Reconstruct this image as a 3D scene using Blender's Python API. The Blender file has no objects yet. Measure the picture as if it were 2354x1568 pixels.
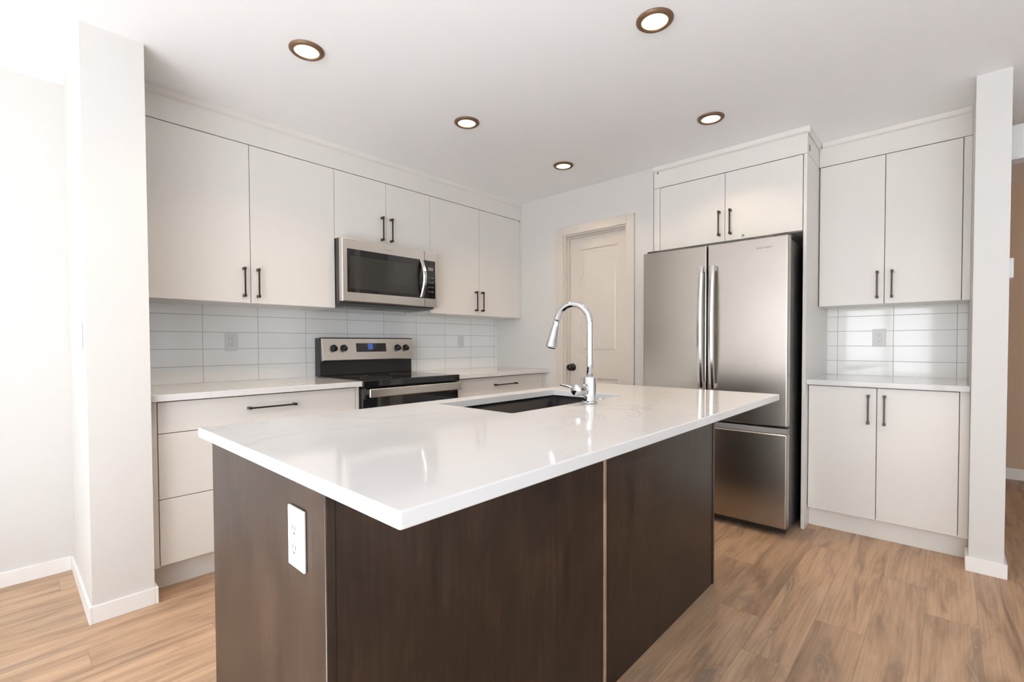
import bpy, bmesh, math, random
from mathutils import Vector, Matrix
random.seed(7)
S = bpy.context.scene
COL = S.collection
PI = math.pi

# ------------------------------------------------------------------ camera
W, H = 2354, 1568
cam_data = bpy.data.cameras.new('camera')
cam = bpy.data.objects.new('camera', cam_data)
COL.objects.link(cam)
F_PX, U0, V0 = 1083.2, 1180.2, 813.8
yaw, pitch, roll = math.radians(42.6832), math.radians(-1.2419), math.radians(-0.2146)
fw = Vector((math.cos(yaw) * math.cos(pitch), math.sin(yaw) * math.cos(pitch), math.sin(pitch)))
r0 = Vector((math.sin(yaw), -math.cos(yaw), 0))
u0 = r0.cross(fw)
rt = r0 * math.cos(roll) + u0 * math.sin(roll)
up = -r0 * math.sin(roll) + u0 * math.cos(roll)
M3 = Matrix((rt, up, -fw)).transposed()
cam.matrix_world = Matrix.Translation((-3.2815, -3.2531, 1.1358)) @ M3.to_4x4()
cam_data.sensor_fit = 'HORIZONTAL'
cam_data.sensor_width = 36
cam_data.lens = F_PX / W * 36
cam_data.shift_x = -(U0 - W / 2) / W
cam_data.shift_y = (V0 - H / 2) / W
cam_data.clip_start = 0.05
S.camera = cam

# ------------------------------------------------------------------ world, exposure, daylight
S.view_settings.view_transform = 'Standard'
S.view_settings.look = 'None'
S.view_settings.gamma = 1
S.view_settings.use_curve_mapping = False
S.view_settings.exposure = 0.0
S.cycles.use_denoising = True
S.cycles.max_bounces = 14
S.cycles.diffuse_bounces = 9
S.cycles.glossy_bounces = 6
S.cycles.caustics_reflective = False
S.cycles.caustics_refractive = False
S.cycles.sample_clamp_indirect = 6

world = bpy.data.worlds.new('world')
S.world = world
world.use_nodes = True
bg = world.node_tree.nodes['Background']
bg.inputs[0].default_value = (0.86, 0.93, 1.0, 1)
bg.inputs[1].default_value = 1.4

ROOM_X0, ROOM_Y1 = -6.6, -6.4      # daylight wall, rear wall
ZC = 2.428                         # ceiling


def area_light(name, loc, rot, sx, sy, power, color):
    d = bpy.data.lights.new(name, 'AREA')
    d.shape = 'RECTANGLE'
    d.size, d.size_y = sx, sy
    d.energy = power
    d.color = color
    o = bpy.data.objects.new(name, d)
    o.location = loc
    o.rotation_euler = rot
    COL.objects.link(o)
    return o


# daylight entering through the patio door and the added terrace and rear windows
PATIO = (-3.10, -1.72, 0.36, 2.12)
SIDE = (-1.25, -0.45, 0.36, 2.12)         # y0, y1, z0, z1 in wall x = ROOM_X0
ADDED_PATIO = (-6.05, -3.45, 0.36, 2.12)
ADDED_REAR = (-5.6, -1.2, 0.36, 2.12)            # x0, x1, z0, z1 in wall y = ROOM_Y1
area_light('side_daylight', (ROOM_X0 - 0.22, -0.85, 1.24), (0, -PI / 2, 0), 1.76, 0.8, 14, (0.95, 0.97, 1.0))
area_light('patio_daylight', (ROOM_X0 - 0.22, -2.41, 1.24), (0, -PI / 2, 0), 1.76, 1.38, 62, (0.95, 0.97, 1.0))
area_light('terrace_fill', (ROOM_X0 - 0.22, -4.75, 1.24), (0, -PI / 2, 0), 1.76, 2.6, 125, (0.95, 0.97, 1.0))  # added fill through an invented window, brightens the right-hand side
area_light('rear_fill', (-3.4, ROOM_Y1 - 0.22, 1.24), (PI / 2, 0, 0), 4.4, 1.76, 6, (0.95, 0.97, 1.0))  # added weak fill through an invented rear window
sd = bpy.data.lights.new('sun', 'SUN')
sd.energy = 255
sd.angle = math.radians(1.0)
sd.color = (1.0, 0.985, 0.98)
sun = bpy.data.objects.new('sun', sd)
COL.objects.link(sun)
sun.rotation_euler = Vector((1.0, -0.10, -0.66)).to_track_quat('-Z', 'Y').to_euler()   # added sun, aimed at the bounce carpet behind the camera to lift the ceiling
LAMP_W = 3.6                               # each recessed ceiling lamp
LAMP_COL = (1.0, 0.72, 0.45)

# ------------------------------------------------------------------ materials
def mat(name, color, rough=0.5, metal=0.0, spec=0.5, **kw):
    m = bpy.data.materials.new(name)
    m.use_nodes = True
    b = m.node_tree.nodes['Principled BSDF']
    b.inputs['Base Color'].default_value = (*color, 1)
    b.inputs['Roughness'].default_value = rough
    b.inputs['Metallic'].default_value = metal
    b.inputs['Specular IOR Level'].default_value = spec
    for k, v in kw.items():
        b.inputs[k.replace('_', ' ')].default_value = v
    return m


def N(m, t, **kw):
    n = m.node_tree.nodes.new(t)
    for k, v in kw.items():
        setattr(n, k, v)
    return n


def L(m, a, b):
    m.node_tree.links.new(a, b)


def math_node(m, op, a, b=None, c=None):
    n = N(m, 'ShaderNodeMath', operation=op)
    for i, v in enumerate((a, b, c)):
        if v is None:
            continue
        if isinstance(v, (int, float)):
            n.inputs[i].default_value = v
        else:
            L(m, v, n.inputs[i])
    return n.outputs[0]


def coords(m, scale=(1, 1, 1), loc=(0, 0, 0)):
    t = N(m, 'ShaderNodeTexCoord')
    mp = N(m, 'ShaderNodeMapping')
    mp.inputs['Scale'].default_value = scale
    mp.inputs['Location'].default_value = loc
    L(m, t.outputs['Object'], mp.inputs['Vector'])
    return mp.outputs[0]


def noise(m, vec, scale, detail=4, rough=0.5, dist=0.0):
    n = N(m, 'ShaderNodeTexNoise')
    n.inputs['Scale'].default_value = scale
    n.inputs['Detail'].default_value = detail
    n.inputs['Roughness'].default_value = rough
    n.inputs['Distortion'].default_value = dist
    L(m, vec, n.inputs['Vector'])
    return n.outputs['Fac']


def ramp(m, fac, stops):
    r = N(m, 'ShaderNodeValToRGB')
    els = r.color_ramp.elements
    while len(els) < len(stops):
        els.new(0.5)
    for e, (p, c) in zip(els, stops):
        e.position = p
        e.color = (*c, 1)
    L(m, fac, r.inputs[0])
    return r.outputs[0]


def mix(m, fac, a, b, mode='MIX'):
    n = N(m, 'ShaderNodeMix', data_type='RGBA', blend_type=mode)
    for sock, v in ((n.inputs[0], fac), (n.inputs[6], a), (n.inputs[7], b)):
        if isinstance(v, (int, float)):
            sock.default_value = v
        elif isinstance(v, tuple):
            sock.default_value = (*v, 1)
        else:
            L(m, v, sock)
    return n.outputs[2]


def bsdf(m):
    return m.node_tree.nodes['Principled BSDF']


def bump(m, height, strength, dist=0.001):
    b = N(m, 'ShaderNodeBump')
    b.inputs['Strength'].default_value = strength
    b.inputs['Distance'].default_value = dist
    L(m, height, b.inputs['Height'])
    L(m, b.outputs[0], bsdf(m).inputs['Normal'])


WALL = mat('wall_paint', (0.645, 0.632, 0.61), 0.7, spec=0.3)
bump(WALL, noise(WALL, coords(WALL), 260, 2), 0.05, 0.0004)
CEIL = mat('ceiling_paint', (0.93, 0.93, 0.935), 0.85, spec=0.2)
bump(CEIL, noise(CEIL, coords(CEIL), 120, 3), 0.1, 0.001)
HALLP = mat('hall_paint', (0.58, 0.44, 0.32), 0.7, spec=0.3)
bump(HALLP, noise(HALLP, coords(HALLP), 260, 2), 0.05, 0.0004)
BOUNCE_CARPET = mat('bounce_carpet', (0.72, 0.73, 0.745), 0.95, spec=0.1)
bump(BOUNCE_CARPET, noise(BOUNCE_CARPET, coords(BOUNCE_CARPET), 400, 2), 0.4, 0.004)
TRIM = mat('trim_paint', (0.84, 0.83, 0.815), 0.4)
DOORP = mat('door_paint', (0.61, 0.565, 0.51), 0.4)
CAB = mat('cabinet_lacquer', (0.735, 0.71, 0.675), 0.32)
CABIN = mat('cabinet_inside', (0.42, 0.37, 0.31), 0.6)
WHITEP = mat('white_plastic', (0.68, 0.68, 0.675), 0.3)
PLUGSLOT = mat('slot_black', (0.05, 0.048, 0.045), 0.5)
DARKSLOT = mat('slot_dark', (0.30, 0.29, 0.28), 0.5)
BRONZE = mat('dark_bronze', (0.045, 0.032, 0.026), 0.38, 0.7)
LAMPTRIM = mat('lamp_bronze', (0.105, 0.055, 0.028), 0.45, 0.2)
KNOBD = mat('oil_rubbed_bronze', (0.025, 0.018, 0.016), 0.3, 0.8)
CHROME = mat('chrome', (0.66, 0.66, 0.67), 0.06, 1.0)
BGLASS = mat('black_glass', (0.008, 0.008, 0.009), 0.05, spec=0.6)
WGLASS = mat('oven_window_glass', (0.022, 0.021, 0.019), 0.07, spec=0.6)
BLACK = mat('black_enamel', (0.012, 0.012, 0.012), 0.3)
DGREY = mat('dark_grey_steel', (0.06, 0.056, 0.056), 0.4, 0.6)
MGREY = mat('mid_grey_plastic', (0.22, 0.21, 0.205), 0.45)
SINKM = mat('black_granite_sink', (0.006, 0.006, 0.009), 0.4, spec=0.22)
MARK = mat('printed_mark', (0.30, 0.27, 0.25), 0.4)
EMBLEM = mat('worn_emblem', (0.50, 0.47, 0.43), 0.4, 0.6)
TAPE = mat('green_tape', (0.19, 0.33, 0.20), 0.7)
GAP_SHADE = mat('painted_gap_shade', (0.17, 0.145, 0.12), 0.7)  # dark colour put in as gap shade, on sheets behind the fronts

STEEL = mat('brushed_steel', (0.78, 0.74, 0.69), 0.27, 1.0)
v = coords(STEEL, (3, 3, 160))
bump(STEEL, noise(STEEL, v, 6, 3), 0.03, 0.0003)
STEEL.node_tree.nodes['Principled BSDF'].inputs['Anisotropic'].default_value = 0.3
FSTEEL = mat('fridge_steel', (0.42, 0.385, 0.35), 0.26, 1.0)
v = coords(FSTEEL, (160, 160, 3))
bump(FSTEEL, noise(FSTEEL, v, 5, 3), 0.03, 0.0003)
HSTEEL = mat('handle_steel', (0.72, 0.71, 0.70), 0.17, 1.0)

BLUE = mat('clock_display', (0.01, 0.02, 0.05), 0.2)
bsdf(BLUE).inputs['Emission Color'].default_value = (0.05, 0.16, 0.62, 1)
bsdf(BLUE).inputs['Emission Strength'].default_value = 0.55
DIGIT = mat('clock_digits', (0.1, 0.3, 0.5), 0.3)
bsdf(DIGIT).inputs['Emission Color'].default_value = (0.25, 0.6, 1.0, 1)
bsdf(DIGIT).inputs['Emission Strength'].default_value = 0.8
DIFF = mat('lamp_diffuser', (0.9, 0.85, 0.75), 0.4)
_t = N(DIFF, 'ShaderNodeTexCoord')
_l = N(DIFF, 'ShaderNodeVectorMath', operation='LENGTH')
_s = N(DIFF, 'ShaderNodeVectorMath', operation='MULTIPLY')
_s.inputs[1].default_value = (1, 1, 0)
L(DIFF, _t.outputs['Object'], _s.inputs[0])
L(DIFF, _s.outputs['Vector'], _l.inputs[0])
_r = math_node(DIFF, 'DIVIDE', _l.outputs['Value'], 0.0525)
bsdf(DIFF).inputs['Emission Color'].default_value = (1.0, 0.80, 0.52, 1)
L(DIFF, math_node(DIFF, 'ADD', 0.85, math_node(DIFF, 'MULTIPLY', math_node(DIFF, 'SUBTRACT', 1.0, math_node(DIFF, 'POWER', _r, 3.0)), 2.2)), bsdf(DIFF).inputs['Emission Strength'])

# quartz
QUARTZ = mat('quartz', (0.8, 0.8, 0.8), 0.07)
v = coords(QUARTZ, (1.0, 1.6, 1.0))
n1 = noise(QUARTZ, v, 1.7, 8, 0.62, 1.4)
vein = math_node(QUARTZ, 'ABSOLUTE', math_node(QUARTZ, 'SUBTRACT', n1, 0.5))
vcol = ramp(QUARTZ, vein, [(0.0, (0.54, 0.54, 0.56)), (0.014, (0.655, 0.655, 0.66)), (0.04, (0.69, 0.69, 0.69))])
patch = ramp(QUARTZ, noise(QUARTZ, v, 1.1, 3), [(0.50, (0, 0, 0)), (0.66, (0.85, 0.85, 0.85))])
L(QUARTZ, mix(QUARTZ, patch, (0.69, 0.69, 0.69), vcol), bsdf(QUARTZ).inputs['Base Color'])


def tile_mat(name, axis, h0, z0):
    """4 x 12 inch stacked glossy tiles; axis = horizontal object axis"""
    m = mat(name, (0.8, 0.8, 0.8), 0.06)
    t = N(m, 'ShaderNodeTexCoord')
    sp = N(m, 'ShaderNodeSeparateXYZ')
    L(m, t.outputs['Object'], sp.inputs[0])
    g = 0.0016

    def joint(sock, off, pitch):
        a = math_node(m, 'DIVIDE', math_node(m, 'SUBTRACT', sock, off), pitch)
        f = math_node(m, 'FRACT', a)
        d = math_node(m, 'MULTIPLY', math_node(m, 'ABSOLUTE', math_node(m, 'SUBTRACT', f, 0.5)), pitch)
        return math_node(m, 'GREATER_THAN', d, pitch / 2 - g), math_node(m, 'FLOOR', a), d
    jx, ix, dx = joint(sp.outputs[axis], h0, 0.3049)
    jz, iz, dz = joint(sp.outputs['Z'], z0, 0.1015)
    j = math_node(m, 'MAXIMUM', jx, jz)
    wn = N(m, 'ShaderNodeTexWhiteNoise', noise_dimensions='2D')
    cb = N(m, 'ShaderNodeCombineXYZ')
    L(m, ix, cb.inputs[0])
    L(m, iz, cb.inputs[1])
    L(m, cb.outputs[0], wn.inputs['Vector'])
    tc = mix(m, wn.outputs['Value'], (0.86, 0.865, 0.857), (0.89, 0.892, 0.885))
    L(m, mix(m, j, tc, (0.46, 0.44, 0.42)), bsdf(m).inputs['Base Color'])
    L(m, math_node(m, 'ADD', math_node(m, 'MULTIPLY', j, 0.7), 0.06), bsdf(m).inputs['Roughness'])
    bump(m, math_node(m, 'ADD', math_node(m, 'SUBTRACT', 1.0, j),
                      math_node(m, 'MULTIPLY', noise(m, t.outputs['Object'], 9, 2), 0.22)), 0.35, 0.0012)
    return m


TILE_X = tile_mat('glossy_tile_range', 'X', -0.342, 0.9082)
TILE_Y = tile_mat('glossy_tile_alcove', 'Y', -2.684, 0.9082)


def wood_dark(name, c0, c1, rough=0.33):
    m = mat(name, c0, rough, spec=0.3)
    a = noise(m, coords(m, (14, 14, 0.7)), 5, 7, 0.65, 0.6)
    b = noise(m, coords(m, (2.2, 2.2, 1.2)), 2.4, 5, 0.65, 1.6)
    k = math_node(m, 'ADD', math_node(m, 'MULTIPLY', a, 0.5), math_node(m, 'MULTIPLY', b, 0.5))
    col = ramp(m, k, [(0.36, tuple(x * 0.5 for x in c0)), (0.5, c0), (0.64, tuple(x * 1.12 for x in c1))])
    kn = ramp(m, noise(m, coords(m, (3.2, 3.2, 2.0), (4.1, 0.7, 2.2)), 1.5, 2, 0.5, 0.8), [(0.66, (0, 0, 0)), (0.76, (0.75, 0.75, 0.75))])
    L(m, mix(m, kn, col, tuple(x * 0.35 for x in c0)), bsdf(m).inputs['Base Color'])
    bump(m, a, 0.06, 0.0006)
    return m


DARKWOOD = wood_dark('stained_maple', (0.021, 0.0118, 0.0073), (0.033, 0.0195, 0.0125))
EDGEWOOD = wood_dark('lit_edge_strip', (0.30, 0.20, 0.14), (0.36, 0.25, 0.18), 0.4)  # paler wood colour stands for light caught on the strip edge

# floor planks run along x
FLOOR = mat('oak_planks', (0.4, 0.3, 0.2), 0.42)
m = FLOOR
t = N(m, 'ShaderNodeTexCoord')
sp = N(m, 'ShaderNodeSeparateXYZ')
L(m, t.outputs['Object'], sp.inputs[0])
PW, PL = 0.164, 1.22
ry = math_node(m, 'DIVIDE', math_node(m, 'ADD', sp.outputs['Y'], 0.734), PW)
row = math_node(m, 'FLOOR', ry)
wn1 = N(m, 'ShaderNodeTexWhiteNoise', noise_dimensions='1D')
L(m, row, wn1.inputs['W'])
xs = math_node(m, 'ADD', math_node(m, 'DIVIDE', sp.outputs['X'], PL), math_node(m, 'MULTIPLY', wn1.outputs['Value'], 7.0))
colm = math_node(m, 'FLOOR', xs)
cb = N(m, 'ShaderNodeCombineXYZ')
L(m, row, cb.inputs[0])
L(m, colm, cb.inputs[1])
wn2 = N(m, 'ShaderNodeTexWhiteNoise', noise_dimensions='2D')
L(m, cb.outputs[0], wn2.inputs['Vector'])
rid = wn2.outputs['Value']
gv = N(m, 'ShaderNodeCombineXYZ')
L(m, math_node(m, 'ADD', sp.outputs['X'], math_node(m, 'MULTIPLY', rid, 37.0)), gv.inputs[0])
L(m, math_node(m, 'MULTIPLY', sp.outputs['Y'], 7.5), gv.inputs[1])
L(m, math_node(m, 'MULTIPLY', rid, 91.0), gv.inputs[2])
big = noise(m, gv.outputs[0], 1.5, 5, 0.6, 1.3)
gv2 = N(m, 'ShaderNodeCombineXYZ')
L(m, math_node(m, 'MULTIPLY', sp.outputs['X'], 3.0), gv2.inputs[0])
L(m, math_node(m, 'MULTIPLY', sp.outputs['Y'], 110.0), gv2.inputs[1])
L(m, math_node(m, 'MULTIPLY', rid, 53.0), gv2.inputs[2])
fine = noise(m, gv2.outputs[0], 1.0, 4, 0.6)
base = ramp(m, big, [(0.26, (0.19, 0.122, 0.080)), (0.38, (0.345, 0.228, 0.148)), (0.50, (0.455, 0.308, 0.202)), (0.72, (0.545, 0.385, 0.262))])
tint = ramp(m, rid, [(0.0, (0.86, 0.84, 0.82)), (0.5, (0.98, 0.97, 0.96)), (1.0, (1.06, 1.04, 1.01))])
base = mix(m, 1.0, base, tint, 'MULTIPLY')
base = mix(m, 1.0, base, ramp(m, fine, [(0.3, (0.80, 0.79, 0.78)), (0.6, (1.04, 1.03, 1.02))]), 'MULTIPLY')
kv = N(m, 'ShaderNodeCombineXYZ')
L(m, math_node(m, 'ADD', math_node(m, 'MULTIPLY', sp.outputs['X'], 1.5), math_node(m, 'MULTIPLY', rid, 17.0)), kv.inputs[0])
L(m, math_node(m, 'MULTIPLY', sp.outputs['Y'], 8.0), kv.inputs[1])
L(m, math_node(m, 'MULTIPLY', rid, 67.0), kv.inputs[2])
kn = noise(m, kv.outputs[0], 1.25, 3, 0.5, 0.9)
knot = ramp(m, kn, [(0.58, (0, 0, 0)), (0.70, (1, 1, 1))])
rings = N(m, 'ShaderNodeMath', operation='SINE')
L(m, math_node(m, 'MULTIPLY', kn, 120.0), rings.inputs[0])
rg_ = math_node(m, 'ADD', 0.62, math_node(m, 'MULTIPLY', rings.outputs[0], 0.3))
base = mix(m, math_node(m, 'MULTIPLY', math_node(m, 'MULTIPLY', knot, rg_), 0.75), base, (0.185, 0.135, 0.105))
fy = math_node(m, 'FRACT', ry)
dy = math_node(m, 'MULTIPLY', math_node(m, 'ABSOLUTE', math_node(m, 'SUBTRACT', fy, 0.5)), PW)
fx = math_node(m, 'FRACT', xs)
dx = math_node(m, 'MULTIPLY', math_node(m, 'ABSOLUTE', math_node(m, 'SUBTRACT', fx, 0.5)), PL)
seam = math_node(m, 'MAXIMUM', math_node(m, 'GREATER_THAN', dy, PW / 2 - 0.0011), math_node(m, 'GREATER_THAN', dx, PL / 2 - 0.0013))
base = mix(m, math_node(m, 'MULTIPLY', seam, 0.55), base, (0.20, 0.135, 0.09))
L(m, base, bsdf(m).inputs['Base Color'])
bump(m, math_node(m, 'SUBTRACT', math_node(m, 'MULTIPLY', fine, 0.4), seam), 0.15, 0.0008)

PANE = bpy.data.materials.new('window_glass')
PANE.use_nodes = True
nt = PANE.node_tree
nt.nodes.remove(nt.nodes['Principled BSDF'])
tr, gl, mx = N(PANE, 'ShaderNodeBsdfTransparent'), N(PANE, 'ShaderNodeBsdfGlossy'), N(PANE, 'ShaderNodeMixShader')
gl.inputs['Roughness'].default_value = 0.02
mx.inputs[0].default_value = 0.06
L(PANE, tr.outputs[0], mx.inputs[1])
L(PANE, gl.outputs[0], mx.inputs[2])
L(PANE, mx.outputs[0], nt.nodes['Material Output'].inputs['Surface'])

# ------------------------------------------------------------------ mesh helpers (world coordinates in, relative to the thing's root out)
def BM():
    return bmesh.new()


def box(bm, x0, x1, y0, y1, z0, z1, bev=0.0, seg=2, bottom=None):
    x0, x1 = min(x0, x1), max(x0, x1)
    y0, y1 = min(y0, y1), max(y0, y1)
    z0, z1 = min(z0, z1), max(z0, z1)
    vs = [bm.verts.new((x, y, z)) for z in (z0, z1) for y in (y0, y1) for x in (x0, x1)]
    fs = [bm.faces.new([vs[i] for i in q]) for q in
          ((0, 2, 3, 1), (4, 5, 7, 6), (0, 1, 5, 4), (2, 6, 7, 3), (0, 4, 6, 2), (1, 3, 7, 5))]
    if bev:
        es = list({e for f in fs for e in f.edges})
        bmesh.ops.bevel(bm, geom=es, offset=bev, segments=seg, affect='EDGES', profile=0.5)
    return vs


def prism(bm, pts, axis, a0, a1, bev=0.0):
    """polygon pts (2-D, in the two other axes in x,y,z order) extruded along axis"""
    def P(p, a):
        c = list(p)
        c.insert('xyz'.index(axis), a)
        return c
    A = [bm.verts.new(P(p, a0)) for p in pts]
    B = [bm.verts.new(P(p, a1)) for p in pts]
    fs = [bm.faces.new(A), bm.faces.new(B[::-1])]
    n = len(pts)
    for i in range(n):
        fs.append(bm.faces.new((A[i], B[i], B[(i + 1) % n], A[(i + 1) % n])))
    bmesh.ops.recalc_face_normals(bm, faces=fs)
    if bev:
        es = list({e for f in fs for e in f.edges})
        bmesh.ops.bevel(bm, geom=es, offset=bev, segments=2, affect='EDGES', profile=0.5)


def tube(bm, pts, radii, seg=24, cap=True):
    pts = [Vector(p) for p in pts]
    if isinstance(radii, (int, float)):
        radii = [radii] * len(pts)
    rings = []
    t0 = (pts[1] - pts[0]).normalized()
    ref = Vector((0, 0, 1)) if abs(t0.z) < 0.9 else Vector((1, 0, 0))
    nrm = (ref - t0 * ref.dot(t0)).normalized()
    for i, p in enumerate(pts):
        a = pts[max(i - 1, 0)]
        b = pts[min(i + 1, len(pts) - 1)]
        tg = (b - a).normalized()
        nrm = (nrm - tg * nrm.dot(tg)).normalized()
        bn = tg.cross(nrm)
        rings.append([bm.verts.new(p + (nrm * math.cos(2 * PI * k / seg) + bn * math.sin(2 * PI * k / seg)) * radii[i]) for k in range(seg)])
    for A, B in zip(rings, rings[1:]):
        for k in range(seg):
            f = bm.faces.new((A[k], A[(k + 1) % seg], B[(k + 1) % seg], B[k]))
            f.smooth = True
    if cap:
        bm.faces.new(rings[0][::-1])
        bm.faces.new(rings[-1])


def lathe(bm, prof, center, axis='z', seg=40, smooth=True):
    """prof: (radius, height) list turned about the axis through center"""
    c = Vector(center)

    def P(r, h, a):
        u, w = r * math.cos(a), r * math.sin(a)
        return c + Vector({'z': (u, w, h), 'x': (h, u, w), 'y': (w, h, u)}[axis])
    rings = []
    for r, h in prof:
        if r < 1e-6:
            rings.append([bm.verts.new(P(0, h, 0))])
        else:
            rings.append([bm.verts.new(P(r, h, 2 * PI * k / seg)) for k in range(seg)])
    for A, B in zip(rings, rings[1:]):
        for k in range(seg):
            j = (k + 1) % seg
            if len(A) == 1 and len(B) == 1:
                continue
            if len(A) == 1:
                f = bm.faces.new((A[0], B[j], B[k]))
            elif len(B) == 1:
                f = bm.faces.new((A[k], A[j], B[0]))
            else:
                f = bm.faces.new((A[k], A[j], B[j], B[k]))
            f.smooth = smooth
    bmesh.ops.recalc_face_normals(bm, faces=bm.faces[:])


def world_loc(o):
    l = Vector((0, 0, 0))
    while o:
        l += o.location
        o = o.parent
    return l


def obj(name, bm, material, parent=None, origin=None):
    """link bm as ONE mesh object; mesh coordinates are world coordinates, moved to the origin (or the parent's)"""
    pl = world_loc(parent)
    org = Vector(origin) if origin is not None else pl
    bmesh.ops.translate(bm, verts=bm.verts[:], vec=-org)
    me = bpy.data.meshes.new(name)
    bm.normal_update()
    bm.to_mesh(me)
    bm.free()
    me.materials.append(material)
    o = bpy.data.objects.new(name, me)
    COL.objects.link(o)
    o.parent = parent
    o.location = org - pl
    return o


def tag(o, label, cat, group=None, kind=None):
    if label:
        o['label'] = label
    if cat:
        o['category'] = cat
    if group:
        o['group'] = group
    if kind:
        o['kind'] = kind
    return o


def thing(name, label, cat, loc, group=None):
    o = bpy.data.objects.new(name, None)
    o.empty_display_size = 0.1
    COL.objects.link(o)
    o.location = loc
    return tag(o, label, cat, group)


def struct(name, bm, material, label=None, parent=None):
    o = obj(name, bm, material, parent)
    if parent is None:
        o['kind'] = 'structure'
    if label:
        o['label'] = label
        o['category'] = name.split('_')[0]
    return o


def bx(*a, **k):
    bm = BM()
    box(bm, *a, **k)
    return bm


# ------------------------------------------------------------------ room shell
OX = 0.697                     # back wall of the fridge alcove
WX0, WX1, WY = -3.0524, -2.8463, -0.70     # stub wall left of the range run
CX0, CY0, CY1 = -0.044, -3.3403, -3.463    # stub wall right of the alcove
HX, HY = 2.36, -4.9            # hall
T = 0.12

struct('floor', bx(ROOM_X0 - T, HX + T, ROOM_Y1 - T, T, -0.1, 0), FLOOR, 'light oak plank floor running through kitchen and hall')
bm = bx(ROOM_X0, -3.62, ROOM_Y1, 0, 0, 0.008)  # added out of view to bounce neutral light up to the ceiling
box(bm, -3.62, 0, ROOM_Y1, -3.75, 0, 0.008)
struct('floor_bounce_carpet', bm, BOUNCE_CARPET, 'added pale grey carpet that bounces neutral light')
struct('ceiling', bx(ROOM_X0 - T, HX + T, ROOM_Y1 - T, T, ZC, ZC + 0.1), CEIL, 'smooth white ceiling with five recessed lamps')
struct('wall_back', bx(ROOM_X0 - T, OX + T, 0, T, 0, ZC), WALL, 'white wall behind the range and beyond the left stub wall')
struct('wall_left', bx(WX0, WX1, WY, -0.0005, 0, ZC), WALL, 'white stub wall closing the left end of the range cabinets')

bm = BM()                                  # pantry wall with door opening
DY0, DY1, DZ = -0.8235, -1.4250, 2.056
box(bm, 0, 0.115, DY0, -0.0005, 0, ZC)
box(bm, 0, 0.115, -1.6390, DY1, 0, ZC)
box(bm, 0, 0.115, DY1, DY0, DZ, ZC)
struct('wall_pantry', bm, WALL, 'white corner wall around the pantry door')
struct('wall_alcove_side', bx(0.115, OX, -1.6390, -1.52, 0, ZC), WALL, 'white side wall of the fridge alcove')
struct('wall_alcove', bx(OX, OX + T, CY1, -0.0005, 0, ZC), WALL, 'white wall behind fridge and alcove cabinets')
struct('wall_right', bx(CX0, OX, CY1, CY0, 0, ZC), WALL, 'narrow white stub wall right of the alcove cabinets')
struct('wall_hall_side', bx(OX, HX, CY1 + 0.0005, CY1 + T, 0, ZC), HALLP, 'tan side wall of the hall')
struct('wall_hall_end', bx(HX, HX + T, HY, CY1 + T, 0, ZC), HALLP, 'tan wall at the end of the hall')
struct('wall_hall_far', bx(0.12, HX + T, HY - T, HY, 0, ZC), HALLP, 'tan far side wall of the hall')
struct('wall_rear_right', bx(0, 0.12, ROOM_Y1, HY, 0, ZC), WALL, 'white wall behind the photographer on the right')

bm = BM()                                  # daylight wall with patio door opening
py0, py1, pz0, pz1 = PATIO
x0, x1 = ROOM_X0 - T, ROOM_X0
qy0, qy1, qz0, qz1 = ADDED_PATIO
sy0, sy1 = SIDE[:2]
box(bm, x0, x1, sy1, 0, 0, ZC)
box(bm, x0, x1, py1, sy0, 0, ZC)
box(bm, x0, x1, qy1, py0, 0, ZC)
box(bm, x0, x1, ROOM_Y1 - T, qy0, 0, ZC)
for a, b in ((py0, py1), (qy0, qy1), (sy0, sy1)):
    box(bm, x0, x1, a, b, pz1, ZC)
    box(bm, x0, x1, a, b, 0, pz0)
struct('wall_daylight', bm, WALL, 'white wall with the patio door behind the photographer')
bm = bx(ROOM_X0 - T - 2.6, ROOM_X0 - T, -1.6, 0.1, 2.2, 2.32)  # slabs added out of view to block part of the sun
box(bm, ROOM_X0 - T - 2.6, ROOM_X0 - T, -6.6, -3.35, 2.2, 2.32)
struct('sunblocker_slabs', bm, TRIM, 'unseen white slabs added outside the windows to block the sun')
bm = BM()                                  # rear wall with added window opening
rx0, rx1, rz0, rz1 = ADDED_REAR
y0, y1 = ROOM_Y1 - T, ROOM_Y1
box(bm, ROOM_X0, rx0, y0, y1, 0, ZC)
box(bm, rx1, HX, y0, y1, 0, ZC)
box(bm, rx0, rx1, y0, y1, rz1, ZC)
box(bm, rx0, rx1, y0, y1, 0, rz0)
struct('wall_rear', bm, WALL, 'white rear wall with an added wide window behind the photographer')

fx0, fx1 = ROOM_X0 - 0.09, ROOM_X0 - 0.03
for nm, lb, (a0, a1, b0, b1) in (('window_1', 'white framed window behind the photographer on the left', PATIO), ('window_added_corner', 'added white framed window near the rear corner for fill light', ADDED_PATIO), ('window_4', 'white framed narrow window behind the photographer beside the left wall', SIDE)):
    bm = BM()
    for a, b in ((a0, a0 + 0.07), (a1 - 0.07, a1), ((a0 + a1) / 2 - 0.05, (a0 + a1) / 2 + 0.05)):
        box(bm, fx0, fx1, a, b, b0, b1, 0.004)
    for a, b in ((b0, b0 + 0.09), (b1 - 0.07, b1)):
        box(bm, fx0, fx1, a0, a1, a, b, 0.004)
    w1 = struct(nm, bm, TRIM, lb)
    obj('window_pane', bx(fx0 + 0.027, fx0 + 0.033, a0 + 0.05, a1 - 0.05, b0 + 0.05, b1 - 0.05), PANE, w1)
bm = BM()
fy0, fy1 = ROOM_Y1 - 0.09, ROOM_Y1 - 0.03
for a, b in ((rx0, rx0 + 0.06), (rx1 - 0.06, rx1), (rx0 + 1.17, rx0 + 1.24), (rx0 + 2.36, rx0 + 2.43)):
    box(bm, a, b, fy0, fy1, rz0, rz1, 0.004)
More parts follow.
